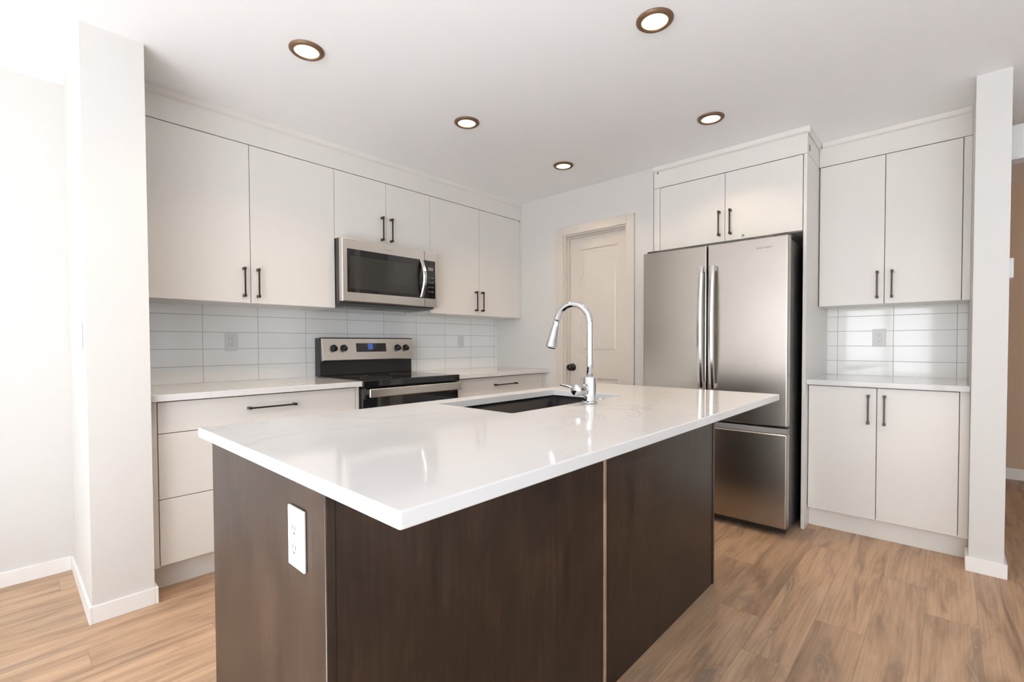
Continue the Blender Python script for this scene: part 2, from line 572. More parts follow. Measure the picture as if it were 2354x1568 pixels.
for a, b in ((rz0, rz0 + 0.06), (rz1 - 0.06, rz1)):
    box(bm, rx0, rx1, fy0, fy1, a, b, 0.004)
w2 = struct('window_added_rear', bm, TRIM, 'added white framed three-part window in the rear wall for fill light')
obj('window_pane', bx(rx0 + 0.04, rx1 - 0.04, fy0 + 0.027, fy0 + 0.033, rz0 + 0.04, rz1 - 0.04), PANE, w2)

BH, BT = 0.072, 0.012          # baseboards
struct('baseboard_back', bx(-3.62, WX0 - BT, -BT, 0, 0, BH, bev=0.002), TRIM, 'white baseboard along the wall left of the stub wall')
bm = BM()
box(bm, WX0 - BT, WX0, WY - BT, -0.0005, 0, BH, 0.002)
box(bm, WX0, WX1, WY - BT, WY, 0, BH, 0.002)
box(bm, WX1, WX1 + BT, WY - BT, -0.645, 0, BH, 0.002)
struct('baseboard_left', bm, TRIM, 'white baseboard wrapped around the left stub wall')
bm = BM()
box(bm, CX0 - BT, CX0, CY1 - BT, CY0 + BT, 0, BH, 0.002)
box(bm, CX0, 0.09, CY0, CY0 + BT, 0, BH, 0.002)
box(bm, CX0, HX, CY1 - BT, CY1, 0, BH, 0.002)
struct('baseboard_right', bm, TRIM, 'white baseboard wrapped around the right stub wall')
struct('baseboard_hall', bx(HX - BT, HX, HY, CY1 - BT, 0, BH + 0.02, bev=0.002), TRIM, 'white baseboard at the end of the hall')

# pantry door
bm = BM()
CW, CT = 0.083, 0.017
for a, b in ((DY0, DY0 + CW), (DY1 - 0.066, DY1)):
    box(bm, -CT, 0, a, b, 0, DZ + 0.071, 0.003)
box(bm, -CT, 0, DY1, DY0, DZ, DZ + 0.071, 0.003)
trim1 = struct('trim_1', bm, DOORP, 'cream casing around the pantry door')
bm = BM()
box(bm, 0, 0.11, DY0 - 0.016, DY0, 0, DZ)
box(bm, 0, 0.11, DY1, DY1 + 0.016, 0, DZ)
box(bm, 0, 0.11, DY1 + 0.016, DY0 - 0.016, DZ - 0.012, DZ)
box(bm, 0.034, 0.05, DY0 - 0.028, DY0 - 0.016, 0, DZ - 0.012)
box(bm, 0.034, 0.05, DY1 + 0.016, DY1 + 0.028, 0, DZ - 0.012)
box(bm, 0.034, 0.05, DY1 + 0.028, DY0 - 0.028, DZ - 0.024, DZ - 0.012)
obj('door_jamb', bm, DOORP, trim1)
LX = 0.052                                  # leaf face
bm = BM()
ya, yb = DY0 - 0.018, DY1 + 0.018
ys = [ya, -0.952, -1.313, yb]
zs = [0.012, 0.20, 0.846, 1.055, 1.93, DZ - 0.014]
V = [[bm.verts.new((LX, y, z)) for z in zs] for y in ys]
panels = []
for i in range(3):
    for j in range(5):
        f = bm.faces.new((V[i][j], V[i][j + 1], V[i + 1][j + 1], V[i + 1][j]))
        if i == 1 and j in (1, 3):
            panels.append(f)
bm.normal_update()
for f in bm.faces:
    if f.normal.x > 0:
        f.normal_flip()
bm.normal_update()
bmesh.ops.inset_individual(bm, faces=panels, thickness=0.012, depth=-0.011)
bmesh.ops.inset_individual(bm, faces=panels, thickness=0.022, depth=0.0)
bmesh.ops.inset_individual(bm, faces=panels, thickness=0.016, depth=0.006)
box(bm, LX + 0.012, LX + 0.035, ya, yb, 0.012, DZ - 0.014)
d1 = struct('door_1', bm, DOORP, 'cream two-panel pantry door in the corner')
bm = BM()
KY, KZ = -0.878, 0.932
lathe(bm, [(0, 0), (0.031, 0), (0.031, -0.006), (0.012, -0.010), (0.011, -0.028), (0.020, -0.034), (0.027, -0.044), (0.027, -0.055), (0.021, -0.064), (0, -0.067)], (LX, KY, KZ), 'x', 28)
obj('door_knob', bm, KNOBD, d1)['label'] = 'dark bronze round knob'

# ------------------------------------------------------------------ cabinet builders
HANDLES = {}


def handle(parent, center, out, along, length):
    """bar pull: out = outward axis ('-y' or '-x'), along = 'z' | 'x' | 'y'; shared mesh per kind"""
    key = (out, along, length)
    if key not in HANDLES:
        bm = BM()
        h = length / 2
        ax = {'x': 0, 'y': 1, 'z': 2}
        oa, la = ax[out[1]], ax[along]

        def seg_box(l0, l1, o0, o1, half):
            lo, hi = [-half] * 3, [half] * 3
            lo[la], hi[la] = l0, l1
            lo[oa], hi[oa] = -o1, -o0
            box(bm, lo[0], hi[0], lo[1], hi[1], lo[2], hi[2], 0.0015)
        seg_box(-h, h, 0.026, 0.034, 0.0042)
        for s in (-1, 1):
            c = s * (h - 0.007)
            seg_box(c - 0.0075, c + 0.0075, 0.0, 0.0355, 0.0062)
        o = obj('handle', bm, BRONZE, None, (0, 0, 0))
        HANDLES[key] = o.data
        o.parent = parent
    else:
        o = bpy.data.objects.new('handle', HANDLES[key])
        COL.objects.link(o)
        o.parent = parent
    o.location = Vector(center) - world_loc(parent)
    return o


DT, GAP = 0.019, 0.0016


def front_y(name, root, x0, x1, z0, z1, yf, m=CAB):
    """door or drawer front in a plane y = yf (outer face)"""
    return obj(name, bx(x0 + GAP, x1 - GAP, yf, yf + DT, z0 + GAP, z1 - GAP, bev=0.0014), m, root)


def front_x(name, root, y0, y1, z0, z1, xf, m=CAB):
    y0, y1 = min(y0, y1), max(y0, y1)
    return obj(name, bx(xf, xf + DT, y0 + GAP, y1 - GAP, z0 + GAP, z1 - GAP, bev=0.0014), m, root)


DU, ZB, ZT = -0.3297, 1.3714, 2.2675
XA, XB, XM, XD, XE = -2.315, -1.8122, -1.431, -1.0495, -0.535
UG = 'white upper cabinets on the range wall'


def upper_y(label, x0, xm, x1, zb, hx, hz, fill_l=None, fill_r=None):
    t = thing('upper_cabinet', label, 'cabinet', ((x0 + x1) / 2, -0.15, zb), UG)
    bm = BM()
    yb_ = -0.0095
    box(bm, x0 + 0.001, x1 - 0.001, DU + DT + 0.0025, yb_, zb, ZT + 0.02)
    obj('carcass', bm, CAB, t)
    obj('shade_sheet', bx(x0 + 0.002, x1 - 0.002, DU + DT + 0.0005, DU + DT + 0.0025, zb + 0.004, ZT + 0.019), GAP_SHADE, t)['label'] = 'dark sheet painted as gap shade behind the doors'
    for k, (a, b) in enumerate(((x0, xm), (xm, x1))):
        d = front_y('door', t, a, b, zb, ZT, DU)
        handle(d, (hx[k], DU, hz), '-y', 'z', 0.165)
    if fill_l:
        obj('filler', bx(fill_l, x0 - 0.001, DU + 0.001, DU + DT, zb, ZT), CAB, t)
    if fill_r:
        obj('filler', bx(x1 + 0.001, fill_r, DU + 0.001, DU + DT, zb, ZT), CAB, t)
    return t


upper_y('white two-door upper cabinet between left stub wall and microwave', -2.818, XA, XB, ZB, (-2.353, -2.280), 1.488, fill_l=WX1 + 0.001)
upper_y('short white two-door upper cabinet directly above the microwave', XB, XM, XD, 1.822, (-1.469, -1.396), 1.940)
upper_y('white two-door upper cabinet right of the microwave in the corner', XD, XE, -0.0205, ZB, (-0.582, -0.509), 1.4925, fill_r=-0.001)


def crown_y(x0, x1):
    t = thing('crown_moulding', 'white crown moulding and fascia above the range wall cabinets', 'moulding', ((x0 + x1) / 2, -0.3, ZT))
    obj('fascia', bx(x0, x1, DU, DU + DT, ZT + 0.003, 2.394), CAB, t)
    bm = BM()
    prism(bm, [(DU + DT, 2.390), (DU - 0.003, 2.390), (DU - 0.014, 2.399), (DU - 0.016, ZC - 0.0005), (DU + DT, ZC - 0.0005)], 'x', x0, x1)
    obj('crown', bm, CAB, t)


crown_y(WX1 + 0.001, -0.001)

# base units on the range wall
DB, ZCT, TH = -0.6198, 0.912, 0.031
ZU = ZCT - TH


def drawer_base(label, x0, x1, fl, fr, hc, hl):
    t = thing('base_cabinet', label, 'cabinet', ((x0 + x1) / 2, -0.3, 0), 'white drawer base cabinets on the range wall')
    a, b = (fl if fl is not None else x0), (fr if fr is not None else x1)
    obj('carcass', bx(a, b, DB + DT + 0.0025, -0.003, 0.115, ZU - 0.0005), CAB, t)
    obj('shade_sheet', bx(x0 + 0.001, x1 - 0.001, DB + DT + 0.0005, DB + DT + 0.0025, 0.125, ZU - 0.002), GAP_SHADE, t)['label'] = 'dark sheet painted as gap shade behind the drawer fronts'
    obj('toe_kick', bx(a, b, -0.5605, -0.545, 0, 0.115), CAB, t)
    for z0, z1, hz in ((0.122, 0.4274, 0.392), (0.4274, 0.7297, 0.695), (0.7297, ZU - 0.006, 0.8125)):
        d = front_y('drawer', t, x0, x1, z0, z1, DB)
        handle(d, (hc, DB, hz), '-y', 'x', hl)
    if fl is not None:
        obj('filler', bx(fl, x0 - 0.002, DB + 0.001, DB + DT, 0.118, ZU - 0.002), CAB, t)
    if fr is not None:
        obj('filler', bx(x1 + 0.002, fr, DB + 0.001, DB + DT, 0.118, ZU - 0.002), CAB, t)


drawer_base('white three-drawer base cabinet left of the range', -2.8108, -1.838, WX1 + 0.001, -1.815, -2.3175, 0.24)
drawer_base('white base cabinet right of the range, drawer front behind the sink', -1.045, -0.045, None, -0.001, -0.530, 0.25)


def worktop(label, x0, x1, y0, y1, loc):
    o = obj('worktop', bx(x0, x1, y0, y1, ZU, ZCT, bev=0.0025), QUARTZ, None, loc)
    return tag(o, label, 'countertop')


DC = -0.6592
worktop('white quartz countertop left of the range', WX1 + 0.0005, -1.8125, DC, -0.0005, (-2.33, -0.33, ZU))
worktop('white quartz countertop right of the range, under the corner cabinet', -1.0475, -0.0005, DC, -0.0005, (-0.52, -0.33, ZU))

bm = BM()
box(bm, WX1 + 0.0005, -0.0005, -0.0085, -0.0005, ZCT + 0.0005, ZB + 0.002)
box(bm, -1.812, -1.05, -0.0085, -0.0005, 0.80, ZCT)
box(bm, -1.812, -1.05, -0.0085, -0.0005, ZB, 1.45)
tag(obj('tile_backsplash', bm, TILE_X, None, (0, 0, 0)), 'glossy white stacked tile backsplash behind the range', 'backsplash')

# ------------------------------------------------------------------ alcove on the right: tall panel, uppers, base unit
PX = 0.006
PY0, PY1 = -2.603, -2.6215
tag(obj('side_panel', bx(PX, OX - 0.0005, PY1, PY0, 0, 2.272, bev=0.001), CAB, None, (0.35, -2.612, 0)), 'tall white end panel right of the refrigerator', 'panel')

# over-fridge cabinet
t = thing('upper_cabinet', 'white two-door cabinet above the refrigerator', 'cabinet', (0.3, -2.13, 1.81))
F1, F2, F3, ZF, ZFT = -1.690, -2.1474, -2.6005, 1.8141, 2.2706
obj('carcass', bx(PX + DT + 0.0025, OX - 0.001, PY0 + 0.001, -1.6405, ZF, ZFT + 0.02), CAB, t)
obj('shade_sheet', bx(PX + DT + 0.0005, PX + DT + 0.0025, F3 + 0.002, F1 - 0.001, ZF + 0.003, ZFT + 0.019), GAP_SHADE, t)['label'] = 'dark sheet painted as gap shade behind the doors'
for k, (a, b) in enumerate(((F1, F2), (F2, F3))):
    d = front_x('door', t, a, b, ZF, ZFT, PX)
    handle(d, (PX, (-2.1147, -2.1862)[k], 1.9365), '-x', 'z', 0.165)
obj('filler', bx(PX + 0.0005, PX + DT, F1 + 0.002, -1.6425, ZF, ZFT), CAB, t)
DUR = OX - 0.34
t = thing('crown_moulding', 'white crown moulding stepping out above the refrigerator cabinet', 'moulding', (0.1, -2.13, 2.27))
bm = BM()
box(bm, PX, PX + DT, PY1, -1.6425, ZFT + 0.003, 2.394)
box(bm, PX + DT, DUR, PY1, PY0, ZFT + 0.003, 2.394)
obj('fascia', bm, CAB, t)
bm = BM()
prism(bm, [(PX + DT, 2.390), (PX - 0.003, 2.390), (PX - 0.014, 2.399), (PX - 0.016, ZC - 0.0005), (PX + DT, ZC - 0.0005)], 'y', PY1 - 0.016, -1.6425)
prism(bm, [(PY1 + 0.001, 2.3965), (PY1 - 0.003, 2.390), (PY1 - 0.014, 2.399), (PY1 - 0.016, ZC - 0.0005), (PY1 + 0.001, ZC - 0.0005)], 'x', PX + DT, DUR - 0.016)
obj('crown', bm, CAB, t)

# right upper
YA, YB, YC, YD, ZBR, ZTR = -2.6262, -2.964, -3.3054, -3.3395, 1.3705, 2.2729
t = thing('upper_cabinet', 'white two-door upper cabinet on the far right, above tiled alcove', 'cabinet', (0.53, -2.97, ZBR))
obj('carcass', bx(DUR + DT + 0.0025, OX - 0.0095, YD, PY1 - 0.001, ZBR, ZTR + 0.02), CAB, t)
obj('shade_sheet', bx(DUR + DT + 0.0005, DUR + DT + 0.0025, YC - 0.004, PY1 - 0.0015, ZBR + 0.003, ZTR + 0.019), GAP_SHADE, t)['label'] = 'dark sheet painted as gap shade behind the doors'
for k, (a, b) in enumerate(((YA, YB), (YB, YC))):
    d = front_x('door', t, a, b, ZBR, ZTR, DUR)
    handle(d, (DUR, (-2.931, -3.001)[k], 1.488), '-x', 'z', 0.165)
obj('filler', bx(DUR + 0.0005, DUR + DT, YD, YC - 0.0015, ZBR, ZTR), CAB, t)
t = thing('crown_moulding', 'white crown moulding above the far right cabinet', 'moulding', (0.36, -2.97, 2.27))
obj('fascia', bx(DUR, DUR + DT, YD, PY1 - 0.001, ZTR + 0.003, 2.399), CAB, t)
bm = BM()
prism(bm, [(DUR + DT, 2.395), (DUR - 0.003, 2.395), (DUR - 0.014, 2.402), (DUR - 0.016, ZC - 0.0005), (DUR + DT, ZC - 0.0005)], 'y', YD, PY1 - 0.017)
obj('crown', bm, CAB, t)

# right base
DBR = OX - 0.6146
t = thing('base_cabinet', 'white two-door base cabinet beside the right stub wall', 'cabinet', (0.4, -2.97, 0))
obj('carcass', bx(DBR + DT + 0.0025, OX - 0.003, YD, PY1 - 0.001, 0.112, ZU - 0.0005), CAB, t)
obj('shade_sheet', bx(DBR + DT + 0.0005, DBR + DT + 0.0025, -3.305, PY1 - 0.002, 0.122, ZU - 0.002), GAP_SHADE, t)['label'] = 'dark sheet painted as gap shade behind the doors'
obj('toe_kick', bx(OX - 0.565, OX - 0.55, CY0 + 0.0006, PY1 - 0.001, 0, 0.112), CAB, t)
for k, (a, b) in enumerate(((-2.6245, -2.9594), (-2.9594, -3.3016))):
    d = front_x('door', t, a, b, 0.118, ZU - 0.005, DBR)
    handle(d, (DBR, (-2.922, -2.9945)[k], 0.752), '-x', 'z', 0.168)
obj('filler', bx(DBR + 0.0005, DBR + DT, YD, -3.3028, 0.115, ZU - 0.002), CAB, t)
worktop('white quartz countertop in the right alcove', OX - 0.6595, OX - 0.0005, YD, PY1 - 0.0005, (0.37, -2.98, ZU))
tag(obj('tile_backsplash', bx(OX - 0.0085, OX - 0.0005, CY0 + 0.0005, PY1 - 0.0005, ZCT + 0.0005, ZBR + 0.002), TILE_Y, None, (0, 0, 0)), 'glossy white tile backsplash in the right alcove', 'backsplash')

# ------------------------------------------------------------------ island
I0, I1, J0, J1, ZI, TI = -2.9293, -1.0133, -2.722, -1.7722, 0.9139, 0.0265
isl = thing('kitchen_island', 'dark brown wood island base under the big white countertop', 'island', (-1.97, -2.12, 0))
EP0, EP1 = -2.9025, -1.0165
YF, YBK = -2.4515, -1.795
zt_ = ZI - TI - 0.0005
obj('end_panel', bx(EP0, EP0 + 0.020, YF, YBK, 0, zt_, bev=0.0028), DARKWOOD, isl)
obj('end_panel', bx(EP1 - 0.020, EP1, YF, YBK, 0, zt_, bev=0.001), DARKWOOD, isl)
XS = -1.981
obj('back_panel', bx(EP0 + 0.0205, XS - 0.006, YF + 0.003, YF + 0.02, 0, zt_, bev=0.001), DARKWOOD, isl)
obj('back_panel', bx(XS + 0.006, EP1 - 0.0235, YF + 0.003, YF + 0.02, 0, zt_, bev=0.001), DARKWOOD, isl)
obj('joint_strip', bx(XS - 0.0055, XS + 0.0055, YF - 0.002, YF + 0.018, 0, zt_, bev=0.001), EDGEWOOD, isl)['label'] = 'thin strip between the two back panels, painted pale like a lit edge'
bm = BM()
for zz0, zz1, ya_, yb_ in ((0.10, 0.118, -2.43, -1.82), (0.118, zt_, -2.43, -2.425)):
    box(bm, EP0 + 0.021, EP1 - 0.021, ya_, yb_, zz0, zz1)
box(bm, XS - 0.009, XS + 0.009, -2.424, -1.82, 0.118, 0.66)
obj('carcass', bm, DARKWOOD, isl)
obj('toe_kick', bx(EP0 + 0.021, EP1 - 0.021, -1.87, -1.855, 0, 0.0995), DARKWOOD, isl)
xs = [EP0 + 0.022, -2.43, XS, -1.50, EP1 - 0.022]
for k in range(4):
    d = obj('door', bx(xs[k] + GAP, xs[k + 1] - GAP, -1.819, -1.80, 0.118, zt_ - 0.006, bev=0.0014), DARKWOOD, isl)
    hb = BM()
    hx_ = xs[k + 1] - 0.04 if k % 2 == 0 else xs[k] + 0.04
    for zz in (0.66, 0.80):
        box(hb, hx_ - 0.006, hx_ + 0.006, -1.80, -1.765, zz - 0.006, zz + 0.006)
    box(hb, hx_ - 0.004, hx_ + 0.004, -1.773, -1.765, 0.65, 0.81, 0.0015)
    obj('handle', hb, BRONZE, d)

S0, S1, T0, T1 = -2.1835, -1.4745, -2.2335, -1.8505
bm = BM()


def rounded(x0, x1, y0, y1, r, n=6):
    out = []
    for cx, cy, a in ((x1 - r, y1 - r, 0), (x0 + r, y1 - r, 90), (x0 + r, y0 + r, 180), (x1 - r, y0 + r, 270)):
        for k in range(n + 1):
            an = math.radians(a + 90 * k / n)
            out.append((cx + r * math.cos(an), cy + r * math.sin(an)))
    return out


outer, inner = rounded(I0, I1, J0, J1, 0.004, 4), rounded(S0, S1, T0, T1, 0.012, 4)
loops = {}
e = 0.0025


def loop(pts, z, off=0.0, sgn=1):
    cx = sum(p[0] for p in pts) / len(pts)
    cy = sum(p[1] for p in pts) / len(pts)
    return [bm.verts.new((x + (-sgn * off if x > cx else sgn * off), y + (-sgn * off if y > cy else sgn * off), z)) for x, y in pts]


o_t, o_a, o_b, o_u = loop(outer, ZI, e), loop(outer, ZI - e), loop(outer, ZI - TI + e), loop(outer, ZI - TI, e)
i_t, i_a, i_u = loop(inner, ZI, 0.0015, -1), loop(inner, ZI - 0.0015), loop(inner, ZI - TI)
n = len(outer)
for A, B in ((o_u, o_b), (o_b, o_a), (o_a, o_t), (o_t, i_t), (i_t, i_a), (i_a, i_u), (i_u, o_u)):
    for k in range(n):
        bm.faces.new((A[k], A[(k + 1) % n], B[(k + 1) % n], B[k]))
bmesh.ops.recalc_face_normals(bm, faces=bm.faces[:])
tag(obj('island_worktop', bm, QUARTZ, None, (-1.97, -2.25, ZI - TI)), 'large white quartz island countertop with sink cut-out', 'countertop')

# sink
snk = thing('kitchen_sink', 'black undermount sink set in the island countertop', 'sink', (-1.829, -2.042, 0.66))
bm = BM()
zr = ZI - TI - 0.0006
rim = rounded(S0 - 0.022, S1 + 0.022, T0 - 0.022, T1 + 0.022, 0.02, 5)
in0 = rounded(S0 - 0.004, S1 + 0.004, T0 - 0.004, T1 + 0.004, 0.022, 5)
in1 = rounded(S0 + 0.004, S1 - 0.004, T0 + 0.004, T1 - 0.004, 0.03, 5)
in2 = rounded(S0 + 0.028, S1 - 0.028, T0 + 0.028, T1 - 0.028, 0.03, 5)
out2 = rounded(S0 - 0.012, S1 + 0.012, T0 - 0.012, T1 + 0.012, 0.03, 5)
rings = [[bm.verts.new((x, y, z)) for x, y in p] for p, z in ((out2, 0.665), (out2, zr - 0.012), (rim, zr - 0.012), (rim, zr), (in0, zr), (in1, 0.70), (in2, 0.676))]
n = len(rim)
for A, B in zip(rings, rings[1:]):
    for k in range(n):
        f = bm.faces.new((A[k], A[(k + 1) % n], B[(k + 1) % n], B[k]))
        f.smooth = True
bm.faces.new(rings[0][::-1])
bm.faces.new(rings[-1])
bmesh.ops.recalc_face_normals(bm, faces=bm.faces[:])
obj('basin', bm, SINKM, snk)
bm = BM()
lathe(bm, [(0, 0.003), (0.030, 0.003), (0.036, 0.006), (0.043, 0.005), (0.046, 0.0)], (-1.829, -2.042, 0.6765), 'z', 32)
obj('drain', bm, CHROME, snk)['label'] = 'chrome drain ring'

# faucet
FX, FY = -1.8045, -2.277
fau = thing('kitchen_faucet', 'chrome gooseneck pull-down faucet standing behind the sink', 'faucet', (FX, FY, ZI))
bm = BM()
lathe(bm, [(0, 0.0005), (0.0295, 0.0005), (0.0295, 0.005), (0.026, 0.008), (0.0245, 0.010)], (FX, FY, ZI), 'z')
obj('base_flange', bm, CHROME, fau)
bm = BM()
lathe(bm, [(0.0242, 0.008), (0.0242, 0.094), (0.0232, 0.099), (0.0165, 0.1005), (0.0125, 0.101), (0, 0.101)], (FX, FY, ZI), 'z')
obj('valve_body', bm, CHROME, fau)
pts = [(FX, FY, ZI + 0.098), (FX, FY, 1.06), (FX, FY, 1.12), (FX, FY, 1.18)]
R, cy, cz = 0.0775, FY + 0.0775, 1.2085
for k in range(0, 25):
    a = PI - math.radians(7.0) * k
    pts.append((FX, cy + R * math.cos(a), cz + R * math.sin(a)))
d_end = (Vector(pts[-1]) - Vector(pts[-2])).normalized()
tip = Vector(pts[-1])
bm = BM()
tube(bm, pts, 0.0118, 24)
obj('gooseneck', bm, CHROME, fau)
target = Vector((FX, -2.0945, 1.1205))
ax = (target - tip)
ln = ax.length
ax.normalize()
bm = BM()
prof = [(0.0, 0.0122), (0.004, 0.0135), (0.03, 0.0145), (0.05, 0.0165), (ln - 0.012, 0.0218), (ln - 0.004, 0.0222), (ln, 0.0205)]
tube(bm, [tip + ax * h for h, r in prof], [r for h, r in prof], 28)
sh = obj('spray_head', bm, CHROME, fau)
bm = BM()
tube(bm, [tip + ax * (ln - 0.0005), tip + ax * (ln + 0.002)], [0.0175, 0.0165], 24)
obj('spray_face', bm, MGREY, sh)['label'] = 'grey nozzle face'
bm = BM()
lathe(bm, [(0.012, 0.0), (0.012, -0.020), (0.0205, -0.024), (0.0215, -0.030), (0.0215, -0.064), (0.0195, -0.069), (0, -0.0705)], (FX - 0.018, FY + 0.004, 0.968), 'x', 32)
hub = obj('handle_hub', bm, CHROME, fau)
bm = BM()
a0 = Vector((FX - 0.060, FY + 0.022, 0.972))
tube(bm, [a0, a0 + Vector((-0.004, 0.03, 0.006)), a0 + Vector((-0.008, 0.062, 0.0115)), a0 + Vector((-0.008, 0.064, 0.0118))], [0.0042, 0.0046, 0.005, 0.003], 14)
obj('lever', bm, CHROME, hub)
bm = BM()
lathe(bm, [(0, 0.008), (0.009, 0.008), (0.010, 0.006), (0.0105, 0.0025), (0.0135, 0.002), (0.0135, 0.0004)], (-1.679, -2.243, ZI), 'z', 24)
tag(obj('push_button', bm, CHROME, None, (-1.679, -2.243, ZI)), 'tiny chrome push button on the countertop right of the faucet', 'button')

# ------------------------------------------------------------------ outlets and switches
def outlet(name, label, c, facing, cat='outlet', switch=False, slot_m=None):
    """wall plate centred at c; facing '-y' or '-x' ; parts plate, receptacle, slots"""
    t = thing(name, label, cat, c)
    w, h = 0.0355, 0.0585
    cx, cy, cz = c

    def pb(a0, a1, o0, o1, z0, z1, bev=0.0):
        bm = BM()
        if facing == '-y':
            box(bm, cx + a0, cx + a1, cy - o1, cy - o0, cz + z0, cz + z1, bev)
        else:
            box(bm, cx - o1, cx - o0, cy + a0, cy + a1, cz + z0, cz + z1, bev)
        return bm
    obj('plate', pb(-w, w, 0.0003, 0.0062, -h, h, 0.0022), WHITEP, t)
    ins = obj('rocker' if switch else 'receptacle', pb(-0.0165, 0.0165, 0.006, 0.0085, -0.0335, 0.0335, 0.0012), WHITEP, t)
    if not switch:
        for s in (-1, 1):
            zc_ = s * 0.0185
            for q in (-0.0065, 0.0065):
                obj('slot', pb(q - 0.0012, q + 0.0012, 0.0083, 0.0087, zc_ - 0.002, zc_ + 0.0065), slot_m or DARKSLOT, ins)
            obj('slot', pb(-0.0024, 0.0024, 0.0083, 0.0087, zc_ - 0.0105, zc_ - 0.006), slot_m or DARKSLOT, ins)
    return t


outlet('power_outlet', 'white power outlet on the dark end of the island', (EP0, -2.3405, 0.7655), '-x', slot_m=PLUGSLOT)
outlet('power_outlet', 'white power outlet on the tiles left of the range', (-2.325, -0.0085, 1.158), '-y')
outlet('power_outlet', 'white power outlet on the tiles right of the range', (-0.468, -0.0085, 1.158), '-y')
outlet('power_outlet', 'white power outlet on the right alcove tiles', (OX - 0.0085, -2.914, 1.166), '-x')
outlet('light_switch', 'white light switch on the window side of the left stub wall', (WX0, -0.560, 1.172), '-x', 'switch', True)

bm = BM()
box(bm, 0.10, 0.20, CY1 - 0.024, CY1 - 0.0003, 1.452, 1.550, 0.003)
t = tag(obj('thermostat', bm, WHITEP, None, (0.15, CY1, 1.45)), 'white thermostat on the hall wall behind the right stub wall', 'thermostat')
ch = thing('door_chime', 'white box high on the hall wall behind the right stub wall', 'door chime', (0.36, CY1, 2.08))
bm = BM()
box(bm, 0.30, 0.42, CY1 - 0.085, CY1 - 0.0003, 2.093, 2.263, 0.006)
obj('cover', bm, WHITEP, ch)
obj('base_plate', bx(0.305, 0.415, CY1 - 0.075, CY1 - 0.0003, 2.086, 2.093), WHITEP, ch)

# ------------------------------------------------------------------ range
RX0, RX1 = -1.8105, -1.0505
rg = thing('kitchen_range', 'stainless and black electric range between the range wall cabinets', 'range', ((RX0 + RX1) / 2, -0.33, 0))
obj('body', bx(RX0 + 0.004, RX1 - 0.004, -0.625, -0.012, 0.06, 0.866), DGREY, rg)
obj('toe_base', bx(RX0 + 0.03, RX1 - 0.03, -0.58, -0.05, 0, 0.06), BLACK, rg)
bm = BM()
box(bm, RX0, RX1, -0.668, -0.045, 0.871, 0.9165, 0.006, 3)
ct = obj('cooktop', bm, BGLASS, rg)
for bxx, byy, br in ((-1.625, -0.50, 0.10), (-1.235, -0.50, 0.085), (-1.625, -0.24, 0.075), (-1.235, -0.24, 0.10)):
    bm = BM()
    lathe(bm, [(br, 0.0001), (br, 0.0004), (br - 0.002, 0.0004), (br - 0.002, 0.0001)], (bxx, byy, 0.9165), 'z', 48)
    obj('burner_ring', bm, MGREY, ct)
bm = BM()
prism(bm, [(-0.012, 0.9166), (-0.085, 0.9166), (-0.083, 1.03), (-0.075, 1.180), (-0.012, 1.180)], 'x', RX0 + 0.004, RX1 - 0.004, 0.003)
bgd = obj('backguard', bm, BLACK, rg)
bm = BM()
prism(bm, [(-0.083, 1.021), (-0.118, 1.021), (-0.121, 1.026), (-0.094, 1.178), (-0.076, 1.178)], 'x', RX0 + 0.012, RX1 - 0.008, 0.002)
cp = obj('control_panel', bm, STEEL, rg)


obj('top_cap', bx(RX0 + 0.006, RX1 - 0.004, -0.0965, -0.074, 1.1785, 1.1835, bev=0.001), BLACK, bgd)


def on_panel(z):
    return -0.121 + (z - 1.026) / (1.178 - 1.026) * 0.027


tilt = math.atan2(0.027, 0.152)


def panel_box(x0, x1, z0, z1, out, m, name, parent):
    bm = BM()
    prism(bm, [(on_panel(z0) + 0.0004, z0), (on_panel(z0) - out, z0), (on_panel(z1) - out, z1), (on_panel(z1) + 0.0004, z1)], 'x', x0, x1)
    return obj(name, bm, m, parent)


dsp = panel_box(-1.545, -1.300, 1.081, 1.144, 0.0012, BGLASS, 'display_panel', cp)
panel_box(-1.452, -1.412, 1.098, 1.140, 0.0016, BLUE, 'clock_display', dsp)['label'] = 'blue lit clock display'
for kx in (-1.717, -1.6425, -1.199, -1.125):
    bm = BM()
    lathe(bm, [(0, 0), (0.0245, 0), (0.0245, -0.005), (0.0205, -0.008), (0.019, -0.027), (0.017, -0.030), (0, -0.031)], (0, 0, 0), 'y', 28)
    box(bm, -0.004, 0.004, -0.034, -0.028, -0.018, 0.018, 0.001)
    bmesh.ops.rotate(bm, verts=bm.verts[:], cent=(0, 0, 0), matrix=Matrix.Rotation(tilt, 3, 'X'))
    bmesh.ops.translate(bm, verts=bm.verts[:], vec=(kx, on_panel(1.1105) + 0.0005, 1.1105))
    obj('knob', bm, BLACK, cp)
# oven door
dr = obj('oven_door', bx(RX0 + 0.004, RX1 - 0.004, -0.655, -0.627, 0.235, 0.866, bev=0.004), BGLASS, rg)
obj('door_window', bx(RX0 + 0.11, RX1 - 0.11, -0.6556, -0.654, 0.36, 0.70), WGLASS, dr)
bm = BM()
box(bm, RX0 + 0.022, RX1 - 0.012, -0.706, -0.690, 0.812, 0.866, 0.006, 3)
for a in (RX0 + 0.035, RX1 - 0.065):
    box(bm, a, a + 0.03, -0.692, -0.6545, 0.825, 0.855, 0.004)
obj('door_handle', bm, STEEL, dr)
obj('door_trim', bx(RX0 + 0.0035, RX0 + 0.022, -0.6575, -0.6535, 0.80, 0.866), DGREY, dr)
obj('warming_drawer', bx(RX0 + 0.004, RX1 - 0.004, -0.652, -0.627, 0.07, 0.228, bev=0.004), STEEL, rg)

